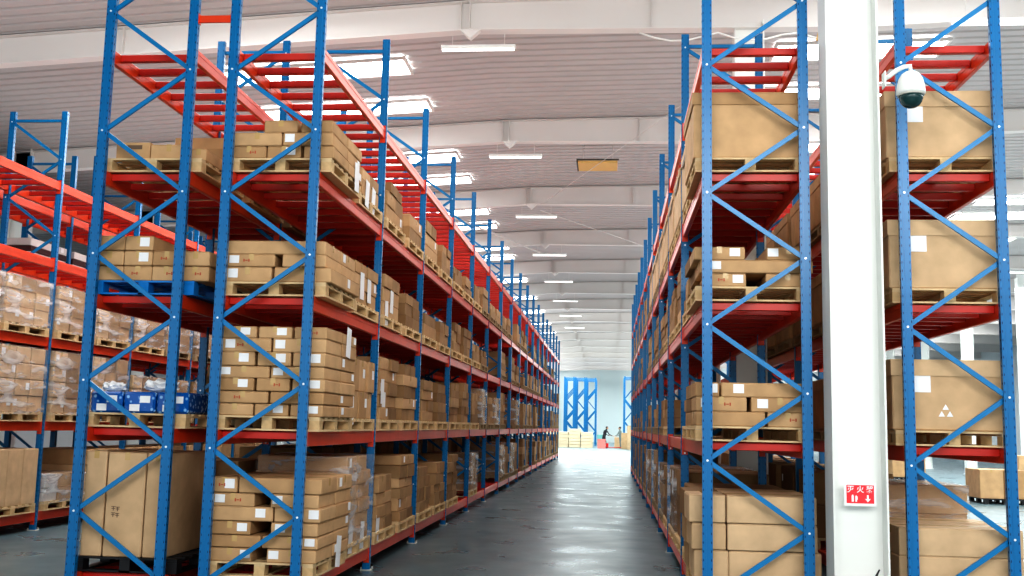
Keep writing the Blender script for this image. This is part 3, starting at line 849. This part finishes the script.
# ------------------------------------------------------------------ extinguisher at the foot of the column
t = link('fire_extinguisher', None, loc=(2.12, 8.9, 0)); tag(t, 'red fire extinguisher with black lever standing before the near column', 'extinguisher')
link('cylinder', cached('ext_body', lambda b: lathe(b, [(.06, 0), (.07, .02), (.07, .40), (.05, .45), (.02, .47), (.02, .50)], n=20), 'extred'), t)
link('lever', cached('ext_lever', lambda b: (tube(b, [(0, 0, .50), (0, 0, .53), (.02, 0, .56), (.05, 0, .62)], [.014, .014, .01, .006], 8), tube(b, [(0, 0, .52), (.05, 0, .53), (.08, 0, .52)], .008, 8)), 'black'), t)
link('hose', cached('ext_hose', lambda b: tube(b, [(-.015, 0, .5), (-.06, -.01, .49), (-.09, -.01, .40), (-.088, -.01, .2)], .010, 8), 'black'), t)

# ------------------------------------------------------------------ wooden lath hanging at the right of the aisle row, cable loops
tag(build('hanging_lath', lambda b: bar(b, (2.62, 12.0, 7.1), (2.36, 12.0, 6.2), .05, .02), 'yellow'), 'thin yellow brown lath hanging steeply above the right racks', 'lath')
tag(build('cable', lambda b: tube(b, [(.4+.24*i, 15.7, 7.75-.14*abs(math.sin(i*.65))) for i in range(14)], .014, 6), 'white'), 'white cable sagging in loops along the roof beam beside the column', 'cable')

# ------------------------------------------------------------------ open floor on the right: pallets with cartons
def floor_load(x, y, n, label, h=.75, w=1.1, mat='card', big=False):
    pallet(x, y, .001, 'black plastic pallet under the ' + label, False, black=True, group='pallets on the open right floor', name='plastic_pallet')
    for i in range(n):
        me, (a, d, hh) = carton_mesh(w/n-.02, 1.1, h, mat)
        o = link('carton', me, None, (x-w/2+(i+.5)*w/n, y, PHH+.003)); link('tape', tape_mesh(a, d, hh), o)
        tag(o, 'tan carton, %s of %s, the %s' % (['left', 'right', 'third'][i], ['one', 'two', 'three'][n-1], label), 'carton', 'cartons on the open right floor')
floor_load(9.95, 28.6, 2, 'floor pair seen beyond the far right row', .72, 1.2)
floor_load(11.5, 28.4, 1, 'floor load at the right edge', 1.3, 1.2, 'cardlight')
floor_load(12.9, 34.0, 2, 'second floor pair at right', 1.0, 1.2)
floor_load(11.0, 41.0, 2, 'third floor pair at right', 1.0, 1.2)
# low dark barrier far along the right wall
tag(build('low_rail', lambda b: (bx(b, 8, 26, 83.9, 84.0, .75, .95), [bx(b, 8+i*1.5, 8.08+i*1.5, 83.9, 84, 0, .75) for i in range(13)]), 'black'), 'long low dark rail far away on the open right side', 'rail')

# ------------------------------------------------------------------ far end of the aisle
def far_rack(x, y, W, D, n, label, H=6.3):
    t = link('empty_rack', None, loc=(x, y, 0)); tag(t, label, 'pallet rack', 'empty blue rack frames at the far end')
    for i in range(n):
        def fn(bm):
            for s in (0, W): bx(bm, s-.06, s+.06, -.05, .05, 0, H)
            z = .3; sd = 0
            while z+1.2 < H:
                bar(bm, ((0, W)[sd], 0, z), ((W, 0)[sd], 0, z+1.0), .07, .03); z += 1.0; sd ^= 1
            bar(bm, (0, 0, H-.1), (W, 0, H-.1), .07, .03)
        link('upright_frame', cached(('far_frame', W), fn, 'blue'), t, (0, i*D, 0))
for i in range(3):
    far_rack(-4.15+i*1.0, 98+i*.5, .85, 2.0, 4, 'bundle of empty blue rack frames standing far left, %s from the left' % ORD[i])
far_rack(1.35, 95, .8, 2.4, 3, 'empty blue rack frame far away beside the right row')
for i in range(4):
    z = 0
    for j in range([6, 5, 6, 5][i]):
        hh = .26
        o = build('board_stack', lambda b: bx(b, -.48, .48, -1.2, 1.2, 0, hh-.02, 0, .01), 'board', loc=(-4.9+i*1.02+R.uniform(-.04, .04), 90, z))
        tag(o, 'bundle of pale boards, %s up in the %s far stack' % (ORD[j], ORD[i]), 'boards', 'pale board bundles at the far end'); z += hh
for i, (x, y, w, h) in enumerate([(1.55, 88, 1.1, 1.3), (1.9, 86, .9, 1.9), (.8, 91, .7, .9)]):
    me, (a, d, hh) = carton_mesh(w, 1.0, h, 'cardlight')
    o = link('carton', me, None, (x, y, .001)); tag(o, 'pale carton on the far floor near the workers, %s' % ['middle one', 'tallest one', 'smallest one'][i], 'carton', 'cartons by the workers')
tag(build('low_cabinet', lambda b: (bx(b, -1.25, -.35, 110, 110.6, 0, .95, 0, .02), bx(b, -1.2, -.82, 109.97, 109.999, .08, .88), bx(b, -.78, -.4, 109.97, 109.999, .08, .88)), 'teal'), 'low teal green cabinet against the far wall', 'cabinet')

# pallet truck and pink crate
t = link('pallet_truck', None, loc=(-.05, 88.5, 0)); tag(t, 'red hand pallet truck on the far floor between the two workers', 'pallet truck')
link('fork', cached('fork', lambda b: bx(b, 0, 1.1, -.09, .09, .07, .12), 'extred'), t, (0, -.22, 0)); link('fork', CACHE['fork'], t, (0, .22, 0))
link('pump_body', cached('pump', lambda b: bx(b, -.22, .0, -.25, .25, .06, .42, 0, .03), 'extred'), t)
link('handle', cached('truck_handle', lambda b: (tube(b, [(-.15, 0, .4), (-.38, 0, 1.15)], .02, 8), tube(b, [(-.38, -.14, 1.15), (-.38, .14, 1.15)], .018, 8)), 'black'), t)
for s in (-1, 1): link('wheel', cached('truck_wheel', lambda b: tube(b, [(0, -.03, .08), (0, .03, .08)], .08, 14), 'black'), t, (-.12, s*.15, 0))
t = link('crate', None, loc=(-.62, 88, 0)); tag(t, 'pink red plastic crate on the far floor in front of the black clad person', 'crate')
link('body', cached('crate_body', lambda b: (bx(b, -.33, .33, -.25, .25, 0, .05), bx(b, -.33, -.3, -.25, .25, .05, .75), bx(b, .3, .33, -.25, .25, .05, .75), bx(b, -.3, .3, -.25, -.22, .05, .75), bx(b, -.3, .3, .22, .25, .05, .75)), 'pink'), t)
link('rim', cached('crate_rim', lambda b: (bx(b, -.36, .36, -.28, -.251, .7, .76), bx(b, -.36, .36, .251, .28, .7, .76)), 'pink'), t)

# ---- people (far away): continuous skinned bodies
def person(loc, rz, label, cloth, lean=.0, arms=.35):
    V = {}; vs = []; es = []; rad = []
    def v(name, p, r, par=None):
        V[name] = len(vs); vs.append(p); rad.append(r)
        if par is not None: es.append((V[par], V[name]))
    L = lean
    v('pelvis', (0, 0, .95), .14); v('waist', (0, -.02-L*.2, 1.1), .125, 'pelvis'); v('chest', (0, -L*.55, 1.34), .155, 'waist')
    v('neck', (0, -L*.8-.01, 1.50), .055, 'chest'); v('headb', (0, -L*.95-.02, 1.58), .075, 'neck'); v('head', (0, -L*1.05-.02, 1.68), .095, 'headb'); v('crown', (0, -L*1.1-.01, 1.76), .06, 'head')
    for s, n in ((-1, 'l'), (1, 'r')):
        v(n+'sh', (s*.19, -L*.6, 1.42), .06, 'chest'); v(n+'el', (s*.24, -L*.6-.08-arms*.2, 1.15), .045, n+'sh'); v(n+'wr', (s*.2, -L*.6-.1-arms*.75, 1.0+arms*.1), .032, n+'el')
        v(n+'ha', (s*.19, -L*.6-.12-arms*.95, .96+arms*.12), .035, n+'wr')
        v(n+'hip', (s*.09, 0, .88), .095, 'pelvis'); v(n+'kn', (s*.11, -.03-s*.04, .49), .062, n+'hip'); v(n+'an', (s*.12, .02-s*.02, .09), .042, n+'kn'); v(n+'to', (s*.13, -.14-s*.02, .04), .038, n+'an')
    me = bpy.data.meshes.new('person'); me.from_pydata(vs, es, []); me.update()
    o = link('person', me, None, loc, rz); tag(o, label, 'person')
    sk = o.modifiers.new('skin', 'SKIN'); 
    for i, r in enumerate(rad): me.skin_vertices[0].data[i].radius = (r, r)
    me.skin_vertices[0].data[0].use_root = True
    sub = o.modifiers.new('sub', 'SUBSURF'); sub.levels = 1; sub.render_levels = 1
    me.materials.append(M[cloth])
    hx, hy, hz = vs[V['head']]
    link('face', cached('face', lambda b: (lathe(b, [(.03, -.1), (.065, -.08), (.085, -.03), (.088, .02), (.07, .06)], (0, -.022, 0), 14), bx(b, -.012, .012, -.13, -.1, -.03, .0)), 'skin'), o, (hx, hy-.012, hz-.02))
    link('hair', cached('hair', lambda b: lathe(b, [(.1, -.02), (.108, .04), (.09, .09), (.05, .12), (.005, .128)], (0, .012, 0), 14), 'black'), o, (hx, hy, hz))
    for n in ('l', 'r'):
        hx, hy, hz = vs[V[n+'ha']]
        def hand(b):
            bx(b, -.03, .03, -.05, .04, -.02, .02, 0, .008)
            for i in range(4): tube(b, [(-.024+i*.016, -.05, 0), (-.024+i*.016, -.09+.006*abs(i-1.5), -.012), (-.022+i*.015, -.105+.008*abs(i-1.5), -.035)], [.008, .0075, .006], 6)
            tube(b, [(.03, .0, 0), (.05, -.03, -.01), (.052, -.055, -.02)], [.01, .009, .007], 6)
        link('hand', cached('hand', hand, 'skin'), o, (hx, hy-.03, hz))
person((-.45, 91.0, 0), .9, 'person in black clothes leaning forward over the far pallet truck', 'cloth', .3, .5)
person((.95, 89.9, 0), -1.2, 'person in grey clothes standing on the far floor by pale cartons', 'clothg', .05, .3)

# ------------------------------------------------------------------ light
w = bpy.data.worlds.new('world'); SC.world = w; w.use_nodes = True
bg = w.node_tree.nodes['Background']; bg.inputs[0].default_value = (.92, .97, 1.0, 1); bg.inputs[1].default_value = 1.15
def area(name, loc, rot, sx, sy, e, col=(1, 1, 1)):
    l = bpy.data.lights.new(name, 'AREA'); l.shape = 'RECTANGLE'; l.size = sx; l.size_y = sy; l.energy = e; l.color = col
    o = bpy.data.objects.new(name, l); COL.objects.link(o); o.location = loc; o.rotation_euler = rot
    return o
area('fill_front', (1.5, -2.0, 6.4), (math.radians(62), 0, 0), 12, 3, 800, (1, .98, .95))  # added fill from behind the camera for the front faces
area('fill_far', (0, 92, 7.6), (0, 0, 0), 14, 40, 4600, (.88, 1, 1))  # added downward fill, brightens the far wall and far aisle
area('fill_right', (15, 30, 7.5), (0, 0, 0), 14, 40, 4200, (.92, 1, 1))  # added downward fill for the open right side
area('fill_left', (-6.8, 17, 7.2), (0, 0, 0), 2.2, 16, 300, (1, .98, .96))  # added fill, brightens the outer left aisle
area('fill_aisle', (-1.0, 24, 7.5), (0, 0, 0), 1.6, 34, 420, (1, .99, .97))  # added fill above the aisle for the shelf faces
area('fill_left_far', (-16, 34, 6.4), (0, 0, 0), 4, 40, 900, (1, 1, 1))  # added fill, lightens the dark left wall
area('fill_roof_far', (5, 88, 6.8), (PI, 0, 0), 34, 66, 2600, (1, .99, .98))  # added upward fill, brightens the far ceiling
area('fill_roof', (5, 62, 6.75), (PI, 0, 0), 36, 112, 4500, (1, .97, .96))  # added upward fill above the racks, brightens the whole ceiling

SC.view_settings.view_transform = 'Standard'
SC.view_settings.look = 'High Contrast'
SC.view_settings.exposure = 0.1
SC.cycles.max_bounces = 8; SC.cycles.diffuse_bounces = 4; SC.cycles.transparent_max_bounces = 12
SC.cycles.sample_clamp_indirect = 6
